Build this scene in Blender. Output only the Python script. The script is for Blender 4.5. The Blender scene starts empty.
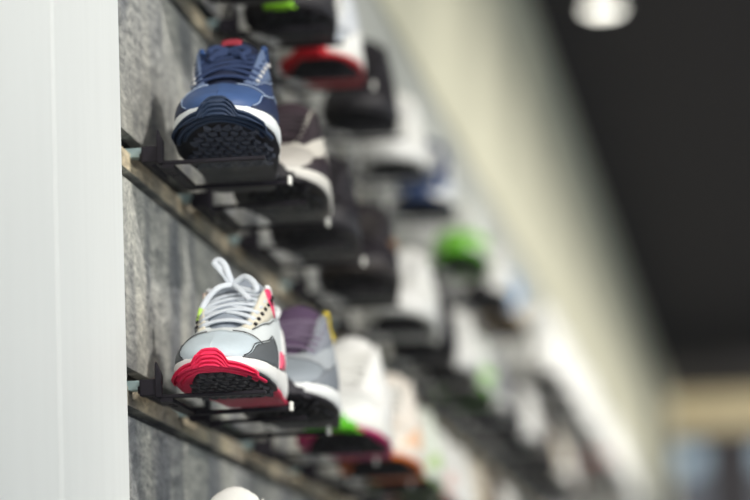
import bpy, math, random
from mathutils import Vector, Matrix
random.seed(7)
PI = math.pi
SC = bpy.context.scene
COL = SC.collection

# ------------------------------------------------------------------ helpers
class MB:
    def __init__(s):
        s.v = []; s.f = []; s.m = []
    def vert(s, p):
        s.v.append(tuple(p)); return len(s.v) - 1
    def grid(s, rows, mat=0, closed_u=False, closed_v=False, flip=False):
        n = len(rows); k = len(rows[0])
        b = len(s.v)
        for r in rows:
            for p in r: s.v.append(tuple(p))
        for i in range(n if closed_u else n - 1):
            for j in range(k if closed_v else k - 1):
                i2 = (i + 1) % n; j2 = (j + 1) % k
                q = [b + i*k + j, b + i*k + j2, b + i2*k + j2, b + i2*k + j]
                if flip: q.reverse()
                s.f.append(q); s.m.append(mat)
        return b
    def face(s, idx, mat=0):
        s.f.append(list(idx)); s.m.append(mat)
    def box(s, x0, x1, y0, y1, z0, z1, mat=0):
        b = len(s.v)
        for z in (z0, z1):
            for y in (y0, y1):
                for x in (x0, x1): s.v.append((x, y, z))
        for q in ((0,2,3,1),(4,5,7,6),(0,1,5,4),(2,6,7,3),(0,4,6,2),(1,3,7,5)):
            s.f.append([b + i for i in q]); s.m.append(mat)
    def prism(s, pts, y0, y1, mat=0):          # polygon in x,z swept along y
        b = len(s.v); n = len(pts)
        for y in (y0, y1):
            for x, z in pts: s.v.append((x, y, z))
        s.f.append([b + i for i in range(n)]); s.m.append(mat)
        s.f.append([b + n + i for i in reversed(range(n))]); s.m.append(mat)
        for i in range(n):
            j = (i + 1) % n
            s.f.append([b + i, b + n + i, b + n + j, b + j]); s.m.append(mat)
    def sweep(s, pts, a, b_, up=Vector((0, 0, 1)), nseg=8, mat=0, caps=True, ups=None, prof=None):
        """elliptic (a wide, b_ thick) cross-section swept along pts"""
        pts = [Vector(p) for p in pts]; rows = []
        for i, p in enumerate(pts):
            d = (pts[min(i+1, len(pts)-1)] - pts[max(i-1, 0)])
            d = d.normalized() if d.length > 1e-9 else Vector((0, 1, 0))
            u = (ups[i] if ups else up)
            w = d.cross(u)
            w = w.normalized() if w.length > 1e-6 else d.orthogonal().normalized()
            nn = w.cross(d).normalized()
            sc = prof[i] if prof else 1.0
            rows.append([p + w*(a*sc*math.cos(2*PI*k/nseg)) + nn*(b_*sc*math.sin(2*PI*k/nseg)) for k in range(nseg)])
        b = s.grid(rows, mat, closed_v=True)
        if caps:
            n = len(rows)
            s.face([b + k for k in range(nseg)], mat)
            s.face([b + (n-1)*nseg + k for k in reversed(range(nseg))], mat)
    def lathe(s, prof, cx, cy, n=20, mat=0):    # prof: (radius, z) list
        rows = [[(cx + r*math.cos(2*PI*k/n), cy + r*math.sin(2*PI*k/n), z) for k in range(n)] for r, z in prof]
        b = s.grid(rows, mat, closed_v=True)
        s.face([b + k for k in range(n)], mat)
        s.face([b + (len(prof)-1)*n + k for k in reversed(range(n))], mat)
    def mesh(s, name, mats, smooth=True):
        me = bpy.data.meshes.new(name)
        me.from_pydata(s.v, [], s.f)
        for m in (mats if isinstance(mats, (list, tuple)) else [mats]): me.materials.append(m)
        for p, mi in zip(me.polygons, s.m):
            p.material_index = mi; p.use_smooth = smooth
        import bmesh
        bm = bmesh.new(); bm.from_mesh(me)
        bmesh.ops.remove_doubles(bm, verts=bm.verts, dist=1e-6)
        bmesh.ops.recalc_face_normals(bm, faces=bm.faces)
        bm.to_mesh(me); bm.free()
        return me
    def build(s, name, mats, parent=None, smooth=True, bevel=0, subsurf=0, solid=0, autosmooth=None):
        me = s.mesh(name, mats, smooth)
        o = bpy.data.objects.new(name, me); COL.objects.link(o)
        if parent: o.parent = parent
        if solid:
            md = o.modifiers.new('solid', 'SOLIDIFY'); md.thickness = solid; md.offset = 1
        if bevel:
            md = o.modifiers.new('bevel', 'BEVEL'); md.width = bevel; md.segments = 2; md.limit_method = 'ANGLE'
        if subsurf:
            md = o.modifiers.new('sub', 'SUBSURF'); md.levels = subsurf; md.render_levels = subsurf
        return o

def tag(o, label=None, cat=None, group=None, kind=None):
    if label: o['label'] = label
    if cat: o['category'] = cat
    if group: o['group'] = group
    if kind: o['kind'] = kind
    return o

def empty(name, loc, rot=(0, 0, 0)):
    o = bpy.data.objects.new(name, None); COL.objects.link(o)
    o.location = loc; o.rotation_euler = rot; o.empty_display_size = .05
    return o

def lerp(a, b, k): return a + (b - a)*k
def sm(a, b, x):
    k = min(1, max(0, (x - a)/(b - a))); return k*k*(3 - 2*k)
def tab(T, x):
    """monotone-ish cubic through (x, y) pairs"""
    if x <= T[0][0]: return T[0][1]
    if x >= T[-1][0]: return T[-1][1]
    for i in range(len(T) - 1):
        if T[i][0] <= x <= T[i+1][0]:
            x0, y0 = T[i]; x1, y1 = T[i+1]; h = x1 - x0
            d = (y1 - y0)/h
            def slope(j):
                if j == 0 or j == len(T) - 1: return None
                a = (T[j][1]-T[j-1][1])/(T[j][0]-T[j-1][0]); b = (T[j+1][1]-T[j][1])/(T[j+1][0]-T[j][0])
                return 0 if a*b <= 0 else 2*a*b/(a+b)
            m0 = slope(i); m1 = slope(i+1)
            m0 = d if m0 is None else m0; m1 = d if m1 is None else m1
            k = (x - x0)/h
            return (2*k**3-3*k*k+1)*y0 + (k**3-2*k*k+k)*h*m0 + (-2*k**3+3*k*k)*y1 + (k**3-k*k)*h*m1

# ------------------------------------------------------------------ materials
def mat_base(name):
    m = bpy.data.materials.new(name); m.use_nodes = True
    nt = m.node_tree; b = nt.nodes['Principled BSDF']
    return m, nt, b
_mc = {}
def srgb(r, g, b):
    f = lambda c: (c/255/12.92) if c/255 <= .04045 else ((c/255 + .055)/1.055)**2.4
    return (f(r), f(g), f(b), 1)
def cloth(name, rgb, rough=.75, scale=900, bump=.25, var=.12):
    key = ('c', rgb, rough, scale)
    if key in _mc: return _mc[key]
    m, nt, b = mat_base(name)
    n = nt.nodes.new('ShaderNodeTexNoise'); n.inputs['Scale'].default_value = scale; n.inputs['Detail'].default_value = 2
    tc = nt.nodes.new('ShaderNodeTexCoord'); nt.links.new(tc.outputs['Object'], n.inputs['Vector'])
    r = nt.nodes.new('ShaderNodeValToRGB')
    c = srgb(*rgb)
    r.color_ramp.elements[0].color = tuple(x*(1-var) for x in c[:3]) + (1,)
    r.color_ramp.elements[1].color = tuple(min(1, x*(1+var)) for x in c[:3]) + (1,)
    nt.links.new(n.outputs['Fac'], r.inputs['Fac']); nt.links.new(r.outputs['Color'], b.inputs['Base Color'])
    bp = nt.nodes.new('ShaderNodeBump'); bp.inputs['Strength'].default_value = bump; bp.inputs['Distance'].default_value = .001
    nt.links.new(n.outputs['Fac'], bp.inputs['Height']); nt.links.new(bp.outputs['Normal'], b.inputs['Normal'])
    b.inputs['Roughness'].default_value = rough
    b.inputs['Specular IOR Level'].default_value = .35
    _mc[key] = m; return m
def plain(name, rgb, rough=.5, metal=0, spec=.5, coat=0):
    key = ('p', rgb, rough, metal)
    if key in _mc: return _mc[key]
    m, nt, b = mat_base(name)
    n = nt.nodes.new('ShaderNodeTexNoise'); n.inputs['Scale'].default_value = 60
    mr = nt.nodes.new('ShaderNodeMapRange'); mr.inputs['To Min'].default_value = rough*.85; mr.inputs['To Max'].default_value = min(1, rough*1.15)
    nt.links.new(n.outputs['Fac'], mr.inputs['Value']); nt.links.new(mr.outputs['Result'], b.inputs['Roughness'])
    b.inputs['Base Color'].default_value = srgb(*rgb); b.inputs['Metallic'].default_value = metal
    b.inputs['Specular IOR Level'].default_value = spec
    if coat: b.inputs['Coat Weight'].default_value = coat
    _mc[key] = m; return m
def emit(name, rgb, st):
    m, nt, b = mat_base(name)
    b.inputs['Base Color'].default_value = srgb(*rgb); b.inputs['Emission Color'].default_value = srgb(*rgb)
    b.inputs['Emission Strength'].default_value = st
    return m
def acrylic():
    m = bpy.data.materials.new('clear_acrylic'); m.use_nodes = True; nt = m.node_tree
    for n in list(nt.nodes): nt.nodes.remove(n)
    out = nt.nodes.new('ShaderNodeOutputMaterial'); mix = nt.nodes.new('ShaderNodeMixShader')
    tr = nt.nodes.new('ShaderNodeBsdfTransparent'); tr.inputs['Color'].default_value = (.90, .91, .93, 1)
    gl = nt.nodes.new('ShaderNodeBsdfGlossy'); gl.inputs['Roughness'].default_value = .08
    mix.inputs['Fac'].default_value = .05
    nt.links.new(tr.outputs[0], mix.inputs[1]); nt.links.new(gl.outputs[0], mix.inputs[2])
    nt.links.new(mix.outputs[0], out.inputs['Surface'])
    return m
def wood(name='weathered_grey_wood', dark=(138, 138, 139), pale=(230, 227, 221)):
    m, nt, b = mat_base(name)
    tc = nt.nodes.new('ShaderNodeTexCoord')
    mp = nt.nodes.new('ShaderNodeMapping'); mp.inputs['Scale'].default_value = (1, 5, 34)
    nt.links.new(tc.outputs['Object'], mp.inputs['Vector'])
    wp = nt.nodes.new('ShaderNodeTexNoise'); wp.inputs['Scale'].default_value = 7; wp.inputs['Detail'].default_value = 3
    nt.links.new(tc.outputs['Object'], wp.inputs['Vector'])
    add = nt.nodes.new('ShaderNodeMixRGB'); add.blend_type = 'ADD'; add.inputs['Fac'].default_value = 1.0
    sc = nt.nodes.new('ShaderNodeVectorMath'); sc.operation = 'SCALE'; sc.inputs['Scale'].default_value = 2.2
    nt.links.new(wp.outputs['Color'], sc.inputs[0])
    nt.links.new(mp.outputs['Vector'], add.inputs['Color1']); nt.links.new(sc.outputs['Vector'], add.inputs['Color2'])
    g = nt.nodes.new('ShaderNodeTexNoise'); g.inputs['Scale'].default_value = 4.5; g.inputs['Detail'].default_value = 6; g.inputs['Roughness'].default_value = .65
    nt.links.new(add.outputs['Color'], g.inputs['Vector'])
    # broad, vertically stretched blotches of tone
    mp2 = nt.nodes.new('ShaderNodeMapping'); mp2.inputs['Scale'].default_value = (1, 3.2, 1.3)
    nt.links.new(tc.outputs['Object'], mp2.inputs['Vector'])
    bl = nt.nodes.new('ShaderNodeTexNoise'); bl.inputs['Scale'].default_value = 3.0; bl.inputs['Detail'].default_value = 2
    nt.links.new(mp2.outputs['Vector'], bl.inputs['Vector'])
    r1 = nt.nodes.new('ShaderNodeValToRGB')
    r1.color_ramp.elements[0].position = .32; r1.color_ramp.elements[0].color = srgb(*dark)
    r1.color_ramp.elements[1].position = .68; r1.color_ramp.elements[1].color = srgb(*pale)
    r2 = nt.nodes.new('ShaderNodeValToRGB')
    r2.color_ramp.elements[0].position = .36; r2.color_ramp.elements[0].color = srgb(160, 161, 166)
    r2.color_ramp.elements[1].position = .62; r2.color_ramp.elements[1].color = srgb(250, 246, 236)
    nt.links.new(g.outputs['Fac'], r1.inputs['Fac']); nt.links.new(bl.outputs['Fac'], r2.inputs['Fac'])
    mx = nt.nodes.new('ShaderNodeMixRGB'); mx.blend_type = 'MULTIPLY'; mx.inputs['Fac'].default_value = 1
    nt.links.new(r1.outputs['Color'], mx.inputs['Color1']); nt.links.new(r2.outputs['Color'], mx.inputs['Color2'])
    nt.links.new(mx.outputs['Color'], b.inputs['Base Color'])
    bp = nt.nodes.new('ShaderNodeBump'); bp.inputs['Strength'].default_value = .35; bp.inputs['Distance'].default_value = .002
    nt.links.new(g.outputs['Fac'], bp.inputs['Height']); nt.links.new(bp.outputs['Normal'], b.inputs['Normal'])
    b.inputs['Roughness'].default_value = .6
    return m
def paint(name, rgb, var=.03, scale=(3, 3, 3), rough=.6):
    m, nt, b = mat_base(name)
    tc = nt.nodes.new('ShaderNodeTexCoord'); mp = nt.nodes.new('ShaderNodeMapping'); mp.inputs['Scale'].default_value = scale
    nt.links.new(tc.outputs['Object'], mp.inputs['Vector'])
    n = nt.nodes.new('ShaderNodeTexNoise'); n.inputs['Scale'].default_value = 4; n.inputs['Detail'].default_value = 4
    nt.links.new(mp.outputs['Vector'], n.inputs['Vector'])
    r = nt.nodes.new('ShaderNodeValToRGB'); c = srgb(*rgb)
    r.color_ramp.elements[0].color = tuple(x*(1-var) for x in c[:3]) + (1,); r.color_ramp.elements[0].position = .3
    r.color_ramp.elements[1].color = tuple(min(1, x*(1+var)) for x in c[:3]) + (1,); r.color_ramp.elements[1].position = .7
    nt.links.new(n.outputs['Fac'], r.inputs['Fac']); nt.links.new(r.outputs['Color'], b.inputs['Base Color'])
    b.inputs['Roughness'].default_value = rough
    return m

M_BLACK = plain('black_steel', (30, 27, 35), .6, 0, .25)
M_ALU = plain('brushed_aluminium', (166, 188, 190), .35, .5)
M_GLINT = plain('glint_white_tip', (244, 244, 238), .25, 0)  # near-white non-metal colour carries the glint of the bar tip
M_ACR = acrylic()

# ------------------------------------------------------------------ camera
F = 3437.0; VP = (785.0, 725.0); CX, CY = 375.0, 250.0
CAM = Vector((0.645, 0.0, 1.35))
dy = Vector((VP[0]-CX, VP[1]-CY, F)).normalized()
P1 = Vector((118-CX, 0-CY, F)); P2 = Vector((130-CX, 500-CY, F))
dz = P1.cross(P2).cross(dy).normalized()
if dz.y > 0: dz = -dz
dx = dy.cross(dz)                     # world axes seen in image axes (x right, y down, z forward)
Rw = Matrix((dx, dy, dz))             # rows: world axes in camera cv axes -> maps cv vector to world
camx = Rw @ Vector((1, 0, 0)); camy = Rw @ Vector((0, -1, 0)); camz = Rw @ Vector((0, 0, -1))
cd = bpy.data.cameras.new('camera'); cam = bpy.data.objects.new('camera', cd); COL.objects.link(cam)
cam.matrix_world = Matrix(((camx.x, camy.x, camz.x, CAM.x), (camx.y, camy.y, camz.y, CAM.y), (camx.z, camy.z, camz.z, CAM.z), (0, 0, 0, 1)))
cd.sensor_fit = 'HORIZONTAL'; cd.sensor_width = 36; cd.lens = F/750*36
cd.clip_end = 100
cd.dof.use_dof = True; cd.dof.focus_distance = 3.42; cd.dof.aperture_fstop = 3.0
SC.camera = cam
def ray(px, py): return Rw @ Vector((px - CX, py - CY, F))
def on_x(px, py, x):                   # where the sight line through a pixel meets the plane x
    r = ray(px, py); return CAM + r*((x - CAM.x)/r.x)
def on_z(px, py, z):
    r = ray(px, py); return CAM + r*((z - CAM.z)/r.z)
def on_y(px, py, y):
    r = ray(px, py); return CAM + r*((y - CAM.y)/r.y)
def img_y(x, y, z):
    c = Rw.transposed() @ (Vector((x, y, z)) - CAM); return CY + F*c.y/c.z

# rows of shelves: height of shelf plane above the camera
ROWH = {0: .8465, 1: .5995, 2: .3525, 3: .1055}
Z0 = CAM.z
CEIL = Z0 + 2.13
YEND = 22.3

# ------------------------------------------------------------------ setting
M_WOOD = wood('weathered_grey_wood', (132, 135, 138), (226, 228, 226))
M_STRIP = wood('pale_warm_strip', (158, 146, 126), (250, 238, 214))  # narrow strips between grooves get a paler, warmer tone
M_GROOVE = plain('dark_groove', (38, 34, 34), .7)
w = MB()
y0, y1 = 2.2, YEND
edges = []                            # (z_low, z_high, depth)
zs = []
for n in range(-4, 3):
    hs = .372 + .247*n; hg = .338 + .247*n
    zs.append((Z0 + hg - .0055, Z0 + hg + .0055)); zs.append((Z0 + hs - .009, Z0 + hs + .011))
zs.sort()
prof = [(-.03, Z0 - .75), (0, Z0 - .75)]
for a, b in zs: prof += [(0, a), (-.012, a + .001), (-.012, b - .001), (0, b)]
TOPW = Z0 + 1.10
prof += [(0, TOPW), (-.03, TOPW)]
for i in range(len(prof) - 1):
    (xa, za), (xb, zb_) = prof[i], prof[i+1]
    b = len(w.v)
    w.v += [(xa, y0, za), (xa, y1, za), (xb, y1, zb_), (xb, y0, zb_)]
    deep = (xa < -.005 and xb < -.005 and i not in (0, len(prof)-2))
    w.f.append([b, b+1, b+2, b+3]); strip = xa == 0 and xb == 0 and .005 < zb_ - za < .03
    w.m.append(1 if deep else 2 if strip else 0)
o = w.build('wall_left', [M_WOOD, M_GROOVE, M_STRIP], smooth=False); tag(o, kind='structure')

M_UP = paint('grey_wall_paint', (176, 178, 172), .02)
w = MB(); w.box(-.05, .004, y0, YEND, TOPW, Z0 + 1.27)
tag(w.build('trim_1', M_UP, smooth=False), kind='structure')
M_CREAM = paint('cream_wall_paint', (214, 211, 188), .02)
w = MB(); w.box(-.05, .012, y0, YEND, Z0 + 1.27, CEIL)
tag(w.build('trim_2', M_CREAM, smooth=False), kind='structure')
w = MB(); w.box(-.05, 0, y0, YEND, 0, Z0 - .75)
tag(w.build('trim_3', M_WOOD, smooth=False), kind='structure')

# white end panels standing proud of the slatted boards, nearest the camera
M_PANEL = paint('white_laminate', (228, 231, 230), .02, (14, 14, 1.2), .55)
YE = 3.34; XP = on_y(124, 250, YE).x; YS = on_x(57, 250, XP).y
for k, (a, b) in enumerate(((YS + .0015, YE), (2.25, YS - .0015), (1.5, 2.247), (.6, 1.497))):
    w = MB(); w.box(-.05, XP, a, b, 0, CEIL)
    tag(w.build('trim_%d' % (4 + k), M_PANEL, smooth=False, bevel=.0015), kind='structure')

M_CEIL = paint('charcoal_ceiling_paint', (48, 44, 51), .005, (1, 1, 1), .9)
w = MB(); w.box(-.05, 6.5, -1.5, YEND + .1, CEIL, CEIL + .1)
tag(w.build('ceiling', M_CEIL, smooth=False), kind='structure')
M_FLOOR = paint('grey_floor', (150, 146, 140), .06, (1, 1, 1), .5)
w = MB(); w.box(-.05, 6.5, -1.5, YEND + .1, -.1, 0)
tag(w.build('floor', M_FLOOR, smooth=False), kind='structure')

# far end of the shop: beige bulkhead over a dark opening with narrow frosted panes
M_BEIGE = paint('beige_bulkhead', (208, 193, 156), .03)
M_DARK = paint('dark_end_wall', (52, 49, 56), .05)
w = MB(); BULK = on_y(700, 433, YEND).z
w.box(-.05, 6.5, YEND - .15, YEND + .05, BULK, CEIL)
tag(w.build('trim_8', M_BEIGE, smooth=False), kind='structure')
w = MB(); w.box(-.05, 6.5, YEND, YEND + .05, 0, BULK)
tag(w.build('wall_back', M_DARK, smooth=False), kind='structure')
M_PANE = emit('frosted_daylit_pane', (150, 170, 186), .5)
M_LOW = plain('grey_lower_panel', (110, 116, 130), .5)
M_FRAME = plain('dark_window_frame', (46, 46, 54), .5)
WT = on_y(690, 446, YEND).z
for k, (xa, xb) in enumerate(((on_y(676, 460, YEND).x, on_y(706, 460, YEND).x), (on_y(757, 480, YEND).x, on_y(785, 480, YEND).x))):
    wf = MB()
    wf.box(xa - .03, xa, YEND - .05, YEND, .9, WT + .03); wf.box(xb, xb + .03, YEND - .05, YEND, .9, WT + .03)
    wf.box(xa, xb, YEND - .05, YEND, WT, WT + .03); wf.box(xa, xb, YEND - .05, YEND, .9, .93)
    fo = wf.build('window_%d' % (k + 1), M_FRAME, smooth=False); tag(fo, kind='structure')
    pn = MB(); pn.box(xa, xb, YEND - .03, YEND - .02, .93, WT)
    pn.build('pane', M_PANE, fo, smooth=False)
    br = MB(); br.box(xa, xb, YEND - .05, YEND - .012, .93, WT - .18); br.build('lower_panel', M_LOW, fo, smooth=False)

# ------------------------------------------------------------------ the sneaker
L = .285
MED = [(0,.034),(.12,.0345),(.3,.035),(.45,.039),(.6,.046),(.7,.050),(.8,.050),(1,.044)]
LAT = [(0,.034),(.12,.0355),(.3,.041),(.45,.048),(.6,.052),(.7,.056),(.8,.055),(1,.046)]
ZT = [(0,.043),(.15,.039),(.4,.032),(.6,.028),(.75,.026),(.9,.029),(1,.032)]
HR = [(0,.108),(.05,.116),(.12,.108),(.28,.097),(.36,.106),(.44,.124),(.49,.122),(.6,.098),(.7,.074),(.8,.063),(.9,.055),(1,.052)]
RIM = [(0,.020),(.08,.027),(.2,.031),(.35,.034),(.45,.036),(.55,.032),(.65,.026),(.72,.021),(.8,.014),(.9,.006),(1,.0)]
def cap(t):
    if t < .12: return math.sqrt(max(0, 1 - ((.12 - t)/.12)**2))
    if t > .78: return max(0, 1 - ((t - .78)/.22)**2.5)**.52
    return 1
def half(t, side): return tab(MED if side < 0 else LAT, t)*cap(t)
def zb(t):
    z = 0
    if t > .64: z = .019*((t - .64)/.36)**1.7
    if t < .1: z = .006*((.1 - t)/.1)**2
    return z
def zt(t): return tab(ZT, t)
def ht(t):
    h = tab(HR, t)
    if t > .70:
        c = max(0, 1 - ((t - .70)/.295)**3.2)**.5 if t < .995 else 0
        h = zt(t) + (h - zt(t))*c
    return h
def Y(t): return L/2 - t*L
def S(side, t, s, off=0.0):
    """outer surface of the upper; s 0 at the sole, 1 at the eyestay / collar edge"""
    def P(t, s):
        t = min(max(t, .004), .995)
        W = half(t, side)*.97; z0 = zt(t) - .002; h = ht(t); r = min(tab(RIM, t)*(cap(t) if t < .12 else 1), W*.85)
        k = sm(.45, .8, t)                               # 0 collar, 1 toe box
        b1 = lerp(1.10, 1.04, k); c1 = lerp(.40, .62, k)
        b2 = lerp(.55, .55, k); d2 = lerp(.35, .03, k)
        p0 = (W, z0); p1 = (W*b1, z0 + c1*(h - z0)); p2 = (r + (W - r)*b2, h - d2*(h - z0)); p3 = (r, h)
        a = 1 - s
        x = a**3*p0[0] + 3*a*a*s*p1[0] + 3*a*s*s*p2[0] + s**3*p3[0]
        z = a**3*p0[1] + 3*a*a*s*p1[1] + 3*a*s*s*p2[1] + s**3*p3[1]
        return Vector((side*x, Y(t), z))
    p = P(t, s)
    if off:
        e = .004
        du = P(t + e, s) - P(t - e, s); dv = P(t, min(1, s + e*3)) - P(t, max(0, s - e*3))
        n = du.cross(dv)
        if n.length > 1e-12:
            n.normalize()
            ref = Vector((side*1.0, -1.2*max(0, (t - .8)*5), .6))
            if n.dot(ref) < 0: n = -n
            p = p + n*off
    return p
def stations(n, a=0.0, b=1.0):
    return [a + (b - a)*(.5 - .5*math.cos(PI*i/n)) for i in range(n + 1)]

def upper_mesh(n, k):
    m = MB(); rows = []
    for t in stations(n, .004, .995):
        h = ht(t); rm = tab(RIM, t)*(cap(t) if t < .12 else 1)
        inner = []
        dep = lerp(.055, .008, sm(.38, .5, t)); dep = lerp(dep, 0, sm(.66, .74, t))
        for j in range(1, 5):
            q = j/4
            x = rm*(1 - q); z = h + .0015*math.sin(PI*min(1, q*2))*(1 - sm(.6, .75, t))
            if dep > .03:
                x = rm*(.80 if j < 4 else 0) if j > 1 else rm*.9
                z = [h + .003, h - .01, h - dep*.8, h - dep][j-1]
            else:
                z = h - dep*min(1, q*3) + .0025*q*sm(.66, .74, t)
            z = max(z, zt(t) - .001)
            inner.append((x, z))
        row = [S(-1, t, j/k) for j in range(k + 1)]
        row += [Vector((-x, Y(t), z)) for x, z in inner]
        row += [Vector((x, Y(t), z)) for x, z in reversed(inner[:-1])]
        row += [S(1, t, j/k) for j in range(k, -1, -1)]
        rows.append(row)
    m.grid(rows)
    m.face(range(len(rows[0]))); b = (len(rows) - 1)*len(rows[0]); m.face([b + i for i in range(len(rows[0]))])
    return m
def sole_mesh(n, lo, hi, w_off, bulge=.0015, bottom=True):
    """slab between heights lo(t) and hi(t) following the sole outline"""
    m = MB(); rows = []
    for t in stations(n, .0, 1.0):
        l, r = half(t, -1), half(t, 1); z0, z1 = lo(t), hi(t)
        k = cap(t) if True else 1
        o = w_off*min(1, k*1.5)
        row = []
        for q, e in ((0, -.003), (.15, -.0005), (.4, bulge), (.7, bulge*.6), (.92, 0), (1, -.003)):
            row.append(Vector((-(max(0, l + (o + e)*min(1, k*2))), Y(t) , lerp(z0, z1, q))))
        row.append(Vector(((r - l)/2, Y(t), z1)))
        for q, e in ((1, -.003), (.92, 0), (.7, bulge*.6), (.4, bulge), (.15, -.0005), (0, -.003)):
            row.append(Vector(((max(0, r + (o + e)*min(1, k*2))), Y(t), lerp(z0, z1, q))))
        row.append(Vector(((r - l)/2, Y(t), z0)))
        rows.append(row)
    m.grid(rows, closed_v=True)
    c = len(rows[0]); m.face(range(c)); b = (len(rows) - 1)*c; m.face([b + i for i in range(c)])
    return m
def patch(side, t0, t1, s0, s1, nt=10, ns=6, off=.0012, m=None, mat=0):
    """shell on the upper; s0, s1 may be functions of t"""
    m = m or MB(); f0 = s0 if callable(s0) else (lambda t: s0); f1 = s1 if callable(s1) else (lambda t: s1)
    rows = []
    for i in range(nt + 1):
        t = lerp(t0, t1, i/nt); a, b = f0(t), f1(t)
        rows.append([S(side, t, lerp(a, b, j/ns), off if 0 < j < ns and 0 < i < nt else off*.75) for j in range(ns + 1)])
    # skirt down to the upper so that the shell has thickness
    rows = [[S(side, t0, lerp(f0(t0), f1(t0), j/ns), -.0004) for j in range(ns + 1)]] + rows + [[S(side, t1, lerp(f0(t1), f1(t1), j/ns), -.0004) for j in range(ns + 1)]]
    out = []
    for i, r in enumerate(rows):
        t = t0 if i == 0 else t1 if i == len(rows) - 1 else lerp(t0, t1, (i - 1)/nt)
        out.append([S(side, t, f0(t), -.0004)] + r + [S(side, t, f1(t), -.0004)])
    m.grid(out, mat)
    return m
def toe_cap_mesh(nt, ns, off=.0014):
    m = MB(); rows = []
    for i in range(nt + 1):
        t = lerp(.80, .992, (i/nt)**.8)
        l = [S(-1, t, j/ns) for j in range(ns + 1)]; r = [S(1, t, j/ns) for j in range(ns, -1, -1)]
        mid = [l[-1].lerp(r[0], q/4) + Vector((0, 0, .0022*math.sin(PI*q/4)*(1 - (t - .8)/.2))) for q in (1, 2, 3)]
        rows.append(l + mid + r)
    R = []
    for i, row in enumerate(rows):
        o = []
        for j, p in enumerate(row):
            du = rows[min(i+1, nt)][j] - rows[max(i-1, 0)][j]; dv = row[min(j+1, len(row)-1)] - row[max(j-1, 0)]
            n = du.cross(dv); n = n.normalized() if n.length > 1e-12 else Vector((0, -1, 0))
            if n.dot(Vector((p.x*8, -.6*(i/nt), .5))) < 0: n = -n
            o.append(p + n*off)
        R.append(o)
    first = [p - Vector((0, 0, .002)) if False else p.lerp(q, 1.3) for p, q in zip(R[0], rows[0])]
    m.grid([first] + R)
    return m
# outline of the sole front, by arc length from the toe tip
def outline():
    pts = []
    ts = [1 - .42*(i/120.0)**2 for i in range(121)]
    left = [Vector((-half(t, -1), Y(t), t)) for t in ts]; right = [Vector((half(t, 1), Y(t), t)) for t in ts]
    def arc(c):
        out = [(0.0, c[0])]; a = 0
        for i in range(1, len(c)):
            a += math.hypot(c[i].x - c[i-1].x, c[i].y - c[i-1].y); out.append((a, c[i]))
        return out
    return arc(left), arc(right)
OL, OR = outline()
def at_arc(a):
    c = OR if a >= 0 else OL; a = abs(a)
    for i in range(1, len(c)):
        if c[i][0] >= a:
            k = (a - c[i-1][0])/max(1e-9, c[i][0] - c[i-1][0]); return c[i-1][1].lerp(c[i][1], k)
    return c[-1][1]
def nrm(a):
    p, q = at_arc(a - .003), at_arc(a + .003); d = Vector((q.x - p.x, q.y - p.y, 0))
    n = Vector((d.y, -d.x, 0)).normalized()
    return n if n.dot(Vector((at_arc(a).x*.6, at_arc(a).y + .08, 0))) > 0 else -n
def bumper_mesh(hi, REACH=.082, REACHR=.060):
    """ridged rubber that wraps the toe: a tongue up the middle, low wings to the sides"""
    m = MB(); piv = Vector((0, Y(.84), 0)); tip = Y(1) - piv.y
    prof = [(ht(1 - .25*i/60), 1 - .25*i/60) for i in range(61)]
    def kz(z):
        if z <= zt(1): return 1
        for h, t in prof:
            if h >= z: return (Y(t) - piv.y)/tip
        return .4
    nr, na = (40, 44) if hi else (15, 16)
    rows = []; ridges = 5
    def top(a):
        a = abs(a); c = .0400
        w = zt(at_arc(a).z) - .0065 - .011*sm(.020, .080, a)
        return lerp(c, w, sm(.0115, .021, a)) - .004*(a/.0115)**4*(a < .0115) - .004*(1 - sm(.0115, .021, a))*(a >= .0115)
    for i in range(nr + 1):
        r = i/nr; row = []
        for j in range(-na, na + 1):
            k = j/na; RC = REACHR if j > 0 else REACH; a = RC*(.55*k + .45*k**3); p = at_arc(a); n = nrm(a)
            z0 = zb(p.z) - .0012; z1 = max(top(a), z0 + .001); z = lerp(z0, z1, r)
            ri = .0038*abs(math.sin(PI*((z1 - z)/.0046)))**.6*(1 - sm(RC*.8, RC, abs(a)))
            b = piv + (Vector((p.x, p.y, 0)) - piv)*(kz(z) if abs(a) < .03 else 1)
            q = b + n*(.0024*(1 - .5*sm(RC*.85, RC, abs(a))) + ri); q.z = z
            row.append(q)
        rows.append(row)
    rows.append([q - nrm_c(q)*.006 for q in rows[-1]])
    m.grid(rows)
    ridge_mesh(hi, m, REACH, 2)
    return m
def nrm_c(q):
    d = Vector((q.x, q.y - Y(.84), 0)); return d.normalized() if d.length > 1e-6 else Vector((0, -1, 0))
def ridge_mesh(hi, m, reach=.105, count=5):
    """raised ribs that follow the toe outline on the underside"""
    for k in range(count):
        d = .0025 + .0062*k; n = 40 if hi else 18; pts = []
        A = reach - .010*k
        for i in range(n + 1):
            a = -A + 2*A*i/n; p = at_arc(a); nn = nrm(a)
            t = max(.6, min(1, p.z)); q = Vector((p.x, p.y, 0)) - nn*d
            tt = (L/2 - q.y)/L
            q.z = zb(tt) + .0002
            pts.append(q)
        m.sweep(pts, .0027, .0026, nseg=8 if hi else 5)
    return m
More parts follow.
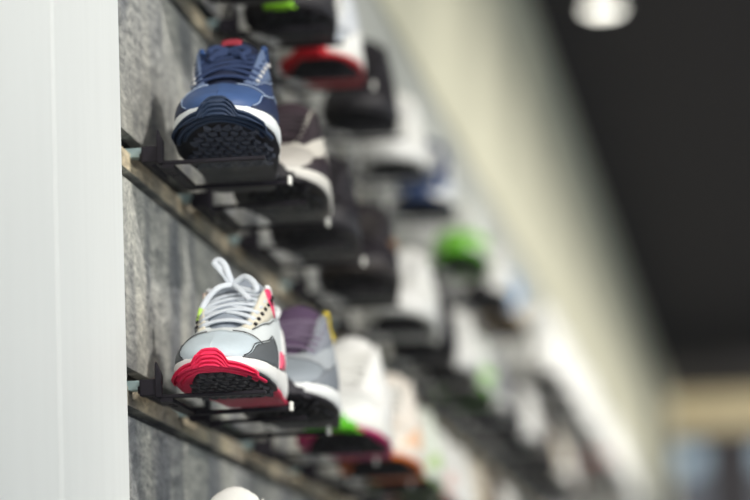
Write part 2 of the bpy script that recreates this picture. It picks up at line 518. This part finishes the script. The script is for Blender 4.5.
def tread_mesh():
    """dark pad with angular lugs under the forefoot"""
    m = MB(); rnd = random.Random(3); rows = []
    def wmax(t, side): return half(t, side) - lerp(.004, .016, sm(.66, .85, t))*(1 if side < 0 else .45)
    for i in range(25):
        t = lerp(.52, .945, i/24); a, b = wmax(t, -1), wmax(t, 1); e = 0 if i in (0, 24) else 1
        if i == 24: a *= .8; b *= .8
        rows.append([Vector((lerp(-a, b, j/10), Y(t), zb(t) + .001 - (.0026*e if 0 < j < 10 else 0))) for j in range(11)])
    m.grid(rows, 1)
    for i in range(11):
        for j in range(-5, 6):
            t = .55 + .0375*i; side = -1 if j < 0 else 1
            x = j*.0108 + (.0035 if i % 2 else -.002)
            if abs(x) > wmax(t, side) - .004: continue
            cx, cy = x, Y(t); z = zb(t) - .0012
            sl = (zb(t + .01) - zb(t - .01))/(-.02*L)
            ang = rnd.choice((-.7, .7, .3, -.3)); hx, hy = .0050, .0042
            b = len(m.v); c, s_ = math.cos(ang), math.sin(ang)
            quad = [(-hx, -hy), (hx, -hy*.5), (hx*.8, hy), (-hx*.7, hy*.8)]
            for dz_, sc in ((.001, 1.0), (-.0026, .8)):
                for px, py in quad:
                    X = cx + (px*c - py*s_)*sc; YY = cy + (px*s_ + py*c)*sc
                    m.v.append((X, YY, z + dz_ + sl*(YY - cy)))
            for q in ((7, 6, 5, 4), (0, 1, 5, 4), (1, 2, 6, 5), (2, 3, 7, 6), (3, 0, 4, 7)):
                m.f.append([b + v for v in q]); m.m.append(0)
    return m
def tongue_pt(v, x, off=0):
    """v 0 at the vamp, 1 at the tongue top"""
    t = lerp(.72, .375, v)
    h = tab([(0, ht(.72) - .002), (.35, ht(.6) + .004), (.7, ht(.49) + .001), (1, .143)], v)
    wdt = tab([(0, .019), (.4, .027), (.8, .031), (.95, .030), (1, .025)], v)
    return Vector((wdt*x, Y(t), h - .007*x*x*(1 + v*.5) + off))
def tongue_mesh(hi):
    m = MB(); n, k = (14, 10) if hi else (7, 6); rows = []
    th = .009
    for i in range(n + 1):
        v = i/n; top = [tongue_pt(v, -1 + 2*j/k) for j in range(k + 1)]
        tt = th*lerp(.5, 1, v)
        bot = [tongue_pt(v, -1 + 2*j/k) + Vector((0, tt, -tt*.6)) for j in range(k, -1, -1)]
        e = .35 if i == n else 1
        rows.append(top + bot)
    mid = []
    m.grid(rows, closed_v=True)
    c = len(rows[0]); b = n*c
    m.face([b + i for i in range(c)]); m.face(range(c))
    return m
EYE = [.695, .655, .615, .575, .535, .495]
def eyelet(side, t): return S(side, t, .86, .0015)
def lace_meshes(hi, knot=True):
    """list of (mesh, kind): each crossing strap separately when hi, else joined"""
    out = []
    def strap(a, b, lift):
        pts, ups = [], []
        n = 12 if hi else 6
        for i in range(n + 1):
            k = i/n; p = a.lerp(b, k)
            p.z += lift*math.sin(PI*k)**.7
            pts.append(p); ups.append(Vector(((k - .5)*1.2, -.5, 1)).normalized())
        return pts, ups
    cur = MB()
    for i, t in enumerate(EYE):
        for side in ((1, -1) if i < len(EYE) - 1 else (1,)):
            a = eyelet(side, t); b = eyelet(-side, EYE[min(i + 1, len(EYE) - 1)] if i else t)
            pts, ups = strap(a, b, .0072 if side > 0 else .0095)
            cur.sweep(pts, .0037, .0020, ups=ups, nseg=8 if hi else 5)
            if i == 0: break
    out.append(cur)
    return out

def copy_tree(o, parent=None):
    c = o.copy(); COL.objects.link(c)
    c.parent = parent
    for ch in o.children: copy_tree(ch, c)
    return c

_geo = {}
def geo(key, fn):
    if key not in _geo: _geo[key] = fn()
    return _geo[key]
def inst(mb, name, mat, parent, **kw):
    return mb.build(name, mat, parent, **kw)

def make_sneaker(sp, hi=False, full=True):
    root = empty('sneaker', (0, 0, 0))
    n, k = (44, 12) if hi else (22, 6)
    upM = cloth('upper_fabric', sp['upper'], .7, 1400 if hi else 500)
    lea = lambda c: cloth('leather', c, .5, 260, .08, .05)
    rub = lambda c: cloth('rubber', c, .55, 300, .08, .05)
    sub = 1 if hi else 0
    g = geo(('up', hi), lambda: upper_mesh(n, k)); inst(g, 'upper', upM, root, subsurf=sub)
    g = geo(('mid', hi), lambda: sole_mesh(n, lambda t: zb(t) + .0026, zt, .002)); inst(g, 'midsole', lea(sp['mid']), root, subsurf=sub)
    def og():
        m = sole_mesh(n, zb, lambda t: zb(t) + .0042, .0012, .0005)
        return m
    osole = inst(geo(('out', hi), og), 'outsole', rub(sp['sole']), root)
    br = .082 if hi else sp.get('wide', .040)
    inst(geo(('bump', hi, br), lambda: bumper_mesh(hi, br, br*.75)), 'toe_bumper', rub(sp['bump']), root)
    if hi or full:
        inst(geo(('tread',), tread_mesh), 'tread', [rub(sp.get('tread', (32, 31, 37))), rub((24, 22, 28))], osole, smooth=False)
    inst(geo(('ton', hi), lambda: tongue_mesh(hi)), 'tongue', cloth('tongue_fabric', sp.get('tongue', sp['upper']), .8, 900), root, subsurf=1)
    inst(geo(('lace', hi), lambda: lace_meshes(hi)[0]), 'laces', cloth('lace_cord', sp.get('lace', sp['upper']), .8, 1200, .5, .15), root)
    stay = {}
    if full:
        inst(geo(('cap', hi), lambda: toe_cap_mesh(16 if hi else 8, 10 if hi else 5)), 'toe_cap', lea(sp.get('cap', sp['upper'])), root)
        for side in (-1, 1):
            g = geo(('mud', side, hi), lambda: patch(side, .52, .945, 0, lambda t: .34*sm(.52, .62, t)*(1 - sm(.84, .955, t)) + .05, 20 if hi else 8, 6, .0026))
            inst(g, 'mudguard', lea(sp.get('mud', sp['upper'])), root)
            g = geo(('eye', side, hi), lambda: patch(side, .48, .725, lambda t: .62 + .18*sm(.55, .72, t), .995, 16 if hi else 6, 5, .0018))
            stay[side] = inst(g, 'eyestay', lea(sp.get('eye', sp['upper'])), root)
            g = geo(('heel', side, hi), lambda: patch(side, .01, .22, 0, lambda t: .62*(1 - sm(.12, .24, t)) + .05, 10 if hi else 5, 6, .0020))
            inst(g, 'heel_counter', lea(sp.get('heel', sp['upper'])), root)
            if 'mark' in sp:
                c = lambda t: tab([(.16, .74), (.3, .58), (.45, .44), (.58, .42), (.66, .56)], t)
                hw = lambda t: tab([(.16, .012), (.35, .06), (.52, .13), (.62, .11), (.66, .04)], t)
                g = geo(('mark', side, hi), lambda: patch(side, .16, .66, lambda t: c(t) - hw(t), lambda t: c(t) + hw(t), 16 if hi else 8, 3, .0032))
                inst(g, 'side_mark', lea(sp['mark']), root)
            if 'win' in sp:
                g = geo(('win', side, hi), lambda: patch(side, .16, .40, .03, lambda t: .03 + .26*sm(.14, .22, t)*(1 - sm(.34, .42, t)), 8, 3, .0036))
                inst(g, 'air_window_surround', rub(sp['win']), root)
    if hi:
        for side in (-1, 1):
            for t in EYE:
                e = MB(); p = S(side, t - .014, .80, .0034); n1 = (S(side, t - .014, .80, .006) - p).normalized()
                pts = [p - n1*.001, p + n1*.0006]
                e.sweep(pts, .0024, .0024, up=Vector((0, 1, .2)), nseg=10)
                inst(e, 'eyelet', cloth('eyelet_dark', sp.get('eyelet', (30, 30, 36)), .6), stay[side])
        for side in (-1, 1):
            pts = [S(side, t, .36*sm(.52, .62, t)*(1 - sm(.845, .96, t)) + .06, .0022) for t in [.54 + .40*i/24 for i in range(25)]]
            st = MB(); st.sweep(pts, .0007, .0007, nseg=5); inst(st, 'stitching', cloth('thread', sp.get('thread', sp['upper']), .7), root)
            pts = [S(side, .792, .02 + .98*i/16, .0016) for i in range(17)]
            st = MB(); st.sweep(pts, .0007, .0007, nseg=5); inst(st, 'stitching', cloth('thread', sp.get('thread', sp['upper']), .7), root)
            pts = [S(side, t, .58 + .18*sm(.55, .72, t), .0016) for t in [.5 + .23*i/16 for i in range(17)]]
            st = MB(); st.sweep(pts, .0007, .0007, nseg=5); inst(st, 'stitching', cloth('thread', sp.get('thread', sp['upper']), .7), root)
    if hi or (full and 'collar' in sp):          # padded collar
        for side in (-1, 1):
            cb = MB(); pts = []
            for i in range(25):
                t = lerp(.03, .47, i/24); p = S(side, t, 1); p.z += .0005; pts.append(p)
            cb.sweep(pts, .0048, .0048, nseg=10, prof=[.6 + .4*math.sin(PI*min(1, max(0, i/24)))**.5 for i in range(25)])
            inst(cb, 'collar', cloth('collar_lining', sp.get('collar', sp['upper']), .85, 700), root)
    return root

def lace_bow(root, col, loops, ends):
    mt = cloth('lace_cord', col, .8, 1200, .5, .15)
    for nm, group in (('lace_loop', loops), ('lace_end', ends)):
        for pts, wd in group:
            c = [Vector(p) for p in pts]; sm_pts = []
            for i in range(len(c) - 1):
                p0, p1, p2, p3 = c[max(0, i-1)], c[i], c[i+1], c[min(len(c)-1, i+2)]
                for j in range(6):
                    k = j/6
                    sm_pts.append(.5*((2*p1) + (p2 - p0)*k + (2*p0 - 5*p1 + 4*p2 - p3)*k*k + (3*p1 - p0 - 3*p2 + p3)*k**3))
            sm_pts.append(c[-1])
            m = MB(); m.sweep(sm_pts, wd, .0015, up=Vector((.3, -1, .4)).normalized(), nseg=8)
            m.build(nm, mt, root)

# ------------------------------------------------------------------ the shelf
def make_shelf(hi=True, depth=.14):
    root = empty('shoe_shelf', (0, 0, 0))
    # origin: on the wall face at the shelf plane, front edge; +x out of the wall, +y along it
    m = MB(); m.box(-.010, .013, .004, .020, .006, .016); m.build('wall_hook', M_ALU, root, smooth=False, bevel=.001)
    m = MB(); m.box(.013, .034, -.004, .012, -.001, .016); m.box(.010, .016, .002, depth, .002, .010)
    m.build('bracket', M_BLACK, root, smooth=False, bevel=.0012)
    m = MB(); m.prism([(.0295, -.003), (.036, -.003), (.0365, .020), (.0305, .034), (.0295, .030)], -.006, .003); m.build('side_stop', M_BLACK, root, smooth=False, bevel=.0008)
    m = MB(); m.box(.030, .142, -.003, .005, -.004, .0); m.build('front_bar', M_BLACK, root, smooth=False, bevel=.0012)
    m = MB(); m.box(.036, .146, depth - .006, depth + .002, -.009, -.0042); m.build('rear_bar', M_BLACK, root, smooth=False, bevel=.0012)
    m = MB(); m.box(.1462, .150, depth - .0065, depth + .0025, -.0095, .0005); m.build('end_cap', M_GLINT, root, smooth=False, bevel=.001)
    m = MB()
    for a, b in ((-.003, .022), (.030, .040), (.048, depth)): m.box(.034, .047, a, b, -.008, -.004)
    m.box(.034, .037, -.003, depth, -.008, -.004); m.box(.044, .047, -.003, depth, -.008, -.004)
    m.build('side_rail', M_BLACK, root, smooth=False)
    m = MB(); m.box(.047, .142, .0052, depth - .0062, -.0035, -.0005); m.build('shelf_plate', M_ACR, root, smooth=False, bevel=.0006)
    return root

# ------------------------------------------------------------------ colourways
def cw(desc, **k): k['desc'] = desc; return k
BLK = (25, 22, 29); WHT = (226, 226, 222); GRY = (168, 174, 180)
BLUE = cw('navy blue', upper=(44, 61, 98), mid=(226, 230, 232), sole=(22, 24, 34), bump=(38, 52, 76), tread=(64, 68, 82), tongue=(24, 32, 56),  # tongue darkened too, for shade under the laces
          lace=(37, 52, 86), cap=(62, 86, 130), mud=(38, 48, 76), eye=(92, 108, 138), heel=(44, 62, 104), thread=(150, 165, 190), collar=(48, 74, 122), eyelet=(205, 205, 205))
PINK = cw('pale grey', upper=(206, 212, 214), mid=(236, 236, 234), sole=(224, 42, 86), bump=(226, 42, 86), tread=(60, 58, 64), tongue=(138, 146, 158),  # tongue colour darkened for the shadow between the laces
          lace=(200, 206, 214), cap=(186, 198, 206), mud=(92, 96, 100), eye=(208, 202, 186), heel=(214, 214, 214), thread=(60, 62, 66), collar=(222, 224, 226), win=(232, 90, 120), eyelet=(40, 36, 40))
CW = {
 'blackgreen': cw('black sneaker with a lime green toe bumper', upper=BLK, mid=(40, 38, 42), sole=BLK, bump=(140, 206, 44), wide=.021, lace=(40, 38, 42), heel=WHT, mud=(50, 48, 52)),
 'greyred': cw('pale grey sneaker with a bright red toe bumper', upper=(196, 200, 206), mid=WHT, sole=(214, 40, 52), bump=(218, 34, 48), wide=.028, cap=(170, 176, 184), mud=(228, 228, 226), heel=WHT, lace=WHT),
 'black': cw('all black sneaker', upper=BLK, mid=(44, 42, 46), sole=BLK, bump=(36, 34, 38), cap=(30, 28, 33), lace=(38, 36, 40)),
 'blackbrown': cw('black sneaker with a brown side mark', upper=(34, 30, 36), mid=(52, 47, 46), sole=BLK, bump=(52, 46, 44), mark=(120, 92, 70), lace=(58, 54, 54)),
 'white': cw('plain white sneaker', upper=WHT, mid=(232, 232, 230), sole=(214, 214, 210), bump=(218, 218, 216), cap=(230, 230, 228), lace=(232, 232, 230)),
 'hightop': cw('bright white high-top sneaker', upper=(232, 232, 229), mid=(234, 234, 232), sole=(222, 220, 214), bump=(226, 224, 220), cap=(232, 232, 230), lace=(234, 234, 232)),
 'whiteblack': cw('white sneaker with a black sole', upper=(220, 220, 216), mid=WHT, sole=BLK, bump=(60, 58, 62), lace=WHT, mud=(200, 200, 198)),
 'bluewhite': cw('blue and white sneaker', upper=(48, 62, 98), mid=WHT, sole=(54, 62, 88), bump=(56, 74, 112), mud=(210, 216, 224), cap=(54, 72, 112), heel=WHT, mark=WHT, lace=WHT),
 'greenwhite': cw('white sneaker with bright green toe', upper=(216, 220, 214), mid=WHT, sole=(104, 176, 50), bump=(112, 200, 44), cap=(124, 190, 66), wide=.075, lace=WHT, mud=(150, 196, 110)),
 'bluetan': cw('pale blue sneaker with a tan toe bumper', upper=(128, 160, 196), mid=(222, 216, 206), sole=(178, 150, 112), bump=(190, 164, 128), lace=WHT, mud=(212, 200, 182)),
 'camo': cw('grey-white sneaker with dark patches', upper=(196, 192, 184), mid=(206, 204, 198), sole=(40, 38, 42), bump=(42, 40, 44), cap=(180, 176, 170), mud=(46, 38, 44), eye=(44, 36, 42), lace=(50, 42, 48), tongue=(54, 42, 50), heel=(46, 38, 44)),
 'greyyellow': cw('grey sneaker with yellow and purple collar', upper=(160, 166, 172), mid=(230, 232, 232), sole=(48, 46, 52), bump=(60, 58, 64), cap=(140, 148, 156), mud=(120, 126, 134), tongue=(84, 66, 92), lace=(110, 96, 118), eye=(128, 132, 142), collar=(214, 190, 60)),
 'whitegreen': cw('white sneaker with vivid green toe, pink sole', upper=(228, 228, 226), mid=WHT, sole=(196, 40, 110), bump=(98, 196, 34), lace=WHT, cap=(224, 226, 224)),
 'whiteorange': cw('cream white sneaker with an orange sole', upper=(230, 222, 212), mid=(234, 226, 216), sole=(238, 120, 40), bump=(240, 128, 44), lace=WHT, mud=(238, 200, 170)),
 'mint': cw('white sneaker with pale green panels', upper=(220, 226, 214), mid=WHT, sole=(170, 196, 140), bump=(178, 206, 130), mud=(186, 210, 150), lace=WHT),
 'whitepink': cw('white sneaker with salmon pink toe', upper=WHT, mid=WHT, sole=(226, 130, 120), bump=(228, 120, 112), lace=WHT, mud=(226, 196, 188)),
 'beige': cw('beige sneaker with a white sole', upper=(196, 186, 168), mid=WHT, sole=(206, 200, 188), bump=(196, 188, 172), lace=(220, 214, 204), mud=(170, 158, 140)),
 'grey': cw('mid grey sneaker with a white sole', upper=(140, 142, 146), mid=WHT, sole=(190, 190, 190), bump=(130, 130, 134), lace=(200, 200, 200)),
 'brown': cw('dark brown sneaker with a black sole', upper=(78, 66, 60), mid=(90, 82, 76), sole=BLK, bump=(60, 52, 48), lace=(90, 80, 74)),
}
ORD = ['first','second','third','fourth','fifth','sixth','seventh','eighth','ninth','tenth','eleventh','twelfth','thirteenth','fourteenth','fifteenth','sixteenth',
       'seventeenth','eighteenth','nineteenth','twentieth','twenty-first','twenty-second','twenty-third','twenty-fourth','twenty-fifth','twenty-sixth']
ROWN = {0: 'top row', 1: 'row of the navy sneaker', 2: 'row of the pink-soled sneaker', 3: 'lowest row'}

# (row, toe distance, colourway, yaw degrees, x of the toe line)
def yz(row, ypx):
    lo, hi = .5, 40
    for _ in range(60):
        mid = (lo + hi)/2
        if img_y(.095, mid, Z0 + ROWH[row]) < ypx: lo = mid
        else: hi = mid
    return lo
PLAN = []
R0 = [(-34,'black',2,0),(28,'blackgreen',0,0),(74,'greyred',0,-.002),(127,'black',0,0),(174,'white',0,0),(214,'bluewhite',0,.004),(266,'greenwhite',0,.004),(303,'whiteblack',0,0),(328,'bluetan',0,0),
      (384,'hightop',-2,.004),(404,'hightop',-2,.004),(421,'hightop',0,.004),(436,'hightop',-2,.004),(449,'hightop',0,.004),(461,'whitepink',0,0),(472,'hightop',-2,.004),(482,'hightop',0,.004),(492,'hightop',0,.004),(501,'white',0,0)]
R1 = [(158,'HERO1',0,0),(203,'camo',0,.008),(245,'black',0,0),(290,'blackbrown',0,0),(329,'white',-3,0),(356,'black',0,0),(379,'white',-2,0),(399,'greenwhite',0,0),(416,'grey',0,0),(432,'black',0,0),(446,'white',0,.01),(459,'brown',0,0),(471,'black',0,0),(482,'beige',0,0),(492,'whiteblack',2,0),(502,'brown',0,0)]
R2 = [(392,'HERO2',0,0),(418,'greyyellow',0,.018),(451,'whitegreen',-2,.016),(475,'whiteorange',-2,.014),(492,'mint',-2,.010),(508,'whitepink',0,0),(520,'white',0,0),(531,'beige',0,0),(541,'brown',0,0),(550,'white',0,0)]
R3 = [(636.5,'white',0,-.006)]
for row, lst in ((0, R0), (1, R1), (2, R2), (3, R3)):
    for i, (yp, c, yaw, ox) in enumerate(lst): PLAN.append((row, i, yz(row, yp), c, yaw, ox))

shelf_proto = None; protos = {}
for row, i, yd, c, yaw, ox in PLAN:
    z = Z0 + ROWH[row]
    if shelf_proto is None: sh = shelf_proto = make_shelf()
    else: sh = copy_tree(shelf_proto)
    sh.location = (0, yd, z)
    toe_x = .092 if row == 0 else .099
    toe_x += ox
    if c == 'HERO1':
        s = make_sneaker(BLUE, True); s.scale = (.98, 1, 1.05)
        tilt = -4; yaw = 3.0
        lace_bow(s, BLUE['lace'],
            [([(0, -.006, .119), (-.012, -.008, .123), (-.021, -.014, .118), (-.013, -.020, .112), (0, -.009, .118)], .0035),
             ([(0, -.006, .119), (.012, -.008, .122), (.022, -.014, .117), (.013, -.020, .111), (0, -.009, .118)], .0035)],
            [([(0, -.008, .119), (-.010, -.018, .115), (-.020, -.026, .105)], .0032), ([(0, -.008, .119), (.012, -.018, .114), (.019, -.028, .103)], .0032)])
        lb = MB(); rows = []
        for a in range(7):
            v = lerp(.80, .94, a/6); rows.append([tongue_pt(v, -.36 + .72*b/8, .0012) + Vector((0, -.0012, 0)) for b in range(9)])
        lb.grid(rows); lb.build('tongue_label', cloth('red_label', (140, 44, 58), .8), [c_ for c_ in s.children if c_.name.startswith('tongue')][0], solid=.0012)
        label = 'navy blue sneaker with dark tread and white midsole on the near shelf of upper row'
    elif c == 'HERO2':
        s = make_sneaker(PINK, True); tilt = 0; yaw = -2.0; toe_x = .0915; s.scale = (.90, 1, .915)
        lace_bow(s, PINK['lace'],
            [([(-.004, -.004, .128), (-.008, -.006, .137), (-.016, -.004, .147), (-.022, .000, .154), (-.017, .002, .158), (-.010, -.001, .151), (-.006, -.006, .142), (-.002, -.004, .130)], .0042),
             ([(0, -.004, .128), (.014, -.006, .136), (.026, -.014, .128), (.030, -.022, .118), (.018, -.016, .119), (0, -.006, .126)], .0040)],
            [([(0, -.004, .128), (-.014, -.016, .124), (-.026, -.022, .112), (-.033, -.028, .098)], .0036), ([(0, -.004, .128), (.010, -.018, .120), (.024, -.028, .106)], .0036)])
        ag = MB(); ag.sweep([(-.0335, -.0285, .099), (-.0355, -.0300, .090), (-.0370, -.0312, .082)], .0026, .0016, up=Vector((.3, -1, .4)).normalized())
        tag(ag.build('lace_tip', plain('lime_tip', (176, 214, 96), .5), s), 'lime green lace tip')
        sole = [c_ for c_ in s.children if c_.name.startswith('outsole')][0]      # two-tone rubber: dark along the outer forefoot
        sole.data.materials.append(cloth('rubber', (44, 42, 48), .55, 300, .08, .05))
        for p_ in sole.data.polygons:
            if p_.center.x > .020 and p_.center.y < Y(.62): p_.material_index = 1
        for sd in (-1, 1):
            pp = patch(sd, .425, .505, lambda t: .62 + 5*abs(t - .465), .99, 8, 5, .003).build('lace_panel', plain('pink_plastic', (224, 62, 106), .5), s)
            for t_, s_ in ((.480, .84), (.452, .88)):
                e = MB(); p = S(sd, t_, s_, .0045); n1 = (S(sd, t_, s_, .008) - p).normalized(); e.sweep([p - n1*.002, p + n1*.0006], .0024, .0030, up=Vector((0, 1, .2)), nseg=10)
                e.build('eyelet', cloth('eyelet_dark', (40, 36, 40), .6), pp)
        label = 'pale grey sneaker with pink ridged toe bumper and a lace loop sticking up'
    else:
        full = yd < 9
        key = (c, full)
        if key not in protos: s = protos[key] = make_sneaker(CW[c], False, full)
        else: s = copy_tree(protos[key])
        tilt = 0; s.scale = (random.uniform(.95, .99), 1, random.uniform(.93, .99))
        if c == 'whitegreen' and row == 2: s.scale = (1.04, 1, 1.08)
        if c == 'hightop': s.scale = (.90, 1, 1.5)
        if c == 'whiteorange': s.scale = (1.03, 1, 1.05)
        if row == 3: s.scale = (.95, 1, 1.1)
        label = '%s, %s along the %s' % (CW[c]['desc'], ORD[i], ROWN[row])
        if row == 3: label = 'white sneaker on the lowest shelf, only its top showing'
    yr = math.radians(yaw)
    cxy = Vector((toe_x + .003, yd + .1025, 0)) + Vector((-math.sin(yr), math.cos(yr), 0))*0
    s.location = (toe_x - math.sin(yr)*L/2*1.0 + .0, yd - .040 + L/2*math.cos(yr), z + .0050)
    s.rotation_euler = (math.radians(tilt), 0, yr)
    if row == 0 and i in (1, 2, 3, 4, 5):
        ph = math.radians(5); dy_ = -.040 + L/2*math.cos(yr); dz_ = .005
        s.location.y = yd + dy_*math.cos(ph) - dz_*math.sin(ph); s.location.z = z + dy_*math.sin(ph) + dz_*math.cos(ph)
        s.rotation_euler[0] = ph; sh.rotation_euler[0] = ph
    if c == 'hightop': s.location.z += .0025
    if c == 'HERO1':
        s.location.z += .003
    tag(s, label, 'shoe', 'sneakers on the shelf wall')
    lab = {'HERO1': 'black bracket shelf holding the navy blue sneaker', 'HERO2': 'black bracket shelf holding the pink-soled grey sneaker'}.get(c) or \
          'black bracket shelf, %s along the %s' % (ORD[i], ROWN[row])
    if row == 3: lab = 'black bracket shelf on the lowest row under a white sneaker'
    tag(sh, lab, 'shelf', 'bracket shelves on the shelf wall')

# ------------------------------------------------------------------ ceiling lamp in view
_l = on_z(603, 10, CEIL - .09); LY = _l.y; LX = _l.x
lamp = empty('ceiling_spotlight', (LX, LY, CEIL))
m = MB(); m.lathe([(.05, 0), (.05, -.012), (.02, -.014), (.012, -.04)], 0, 0); m.build('mount', M_BLACK, lamp)
m = MB(); m.lathe([(.045, -.04), (.055, -.05), (.055, -.085)], 0, 0, 24); m.build('lamp_shade', M_BLACK, lamp)
m = MB(); m.lathe([(.053, -.0855), (.050, -.092), (.03, -.097), (.004, -.099)], 0, 0, 24); m.build('lens', emit('lamp_lens', (255, 252, 240), 4), lamp)
tag(lamp, 'round glowing ceiling spotlight on the dark ceiling', 'lamp')

# ------------------------------------------------------------------ light
def spot(name, loc, target, power, size, rad, col):
    d = bpy.data.lights.new(name, 'SPOT'); d.energy = power; d.spot_size = math.radians(size); d.spot_blend = 1.0; d.shadow_soft_size = rad; d.color = col
    o = bpy.data.objects.new(name, d); COL.objects.link(o); o.location = loc
    o.rotation_euler = (Vector(target) - Vector(loc)).to_track_quat('-Z', 'Y').to_euler()
    return o
WARM = (1.0, .965, .90)
ZL = CEIL - .12
spot('unseen_spot', (1.9, 2.3, ZL), (.0, 3.9, 1.8), 240, 80, .06, WARM)
spot('unseen_spot', (.75, .7, ZL), (.05, 3.5, 1.75), 170, 50, .04, (1, .95, .86))
spot('added_side_spot', (4.5, 2.1, Z0 + 1.15), (.05, 3.9, Z0 + .42), 210, 22, .05, (1, .94, .84))  # added unseen spot, throws warm light patches between the shelves
spot('unseen_spot', (1.6, YEND - 3, ZL - .1), (.6, YEND, 2.9), 230, 100, .1, WARM)  # added spot, brightens the bulkhead at the far end
for yy in [4.6 + 1.15*i for i in range(12)]:
    spot('unseen_spot', (1.8, yy, ZL), (.0, yy + .6, 1.7 if yy < 7 else 1.62), 85 if yy < 6 else 160, 88, .06, WARM)  # unseen spots, extra ones added between to even out the wall light
wd = bpy.data.worlds.new('world'); SC.world = wd; wd.use_nodes = True
bg = wd.node_tree.nodes['Background']; bg.inputs['Color'].default_value = (.83, .94, 1.0, 1); bg.inputs['Strength'].default_value = .88

SC.view_settings.view_transform = 'Standard'; SC.view_settings.look = 'None'
SC.view_settings.exposure = 0; SC.view_settings.gamma = 1; SC.view_settings.use_curve_mapping = False
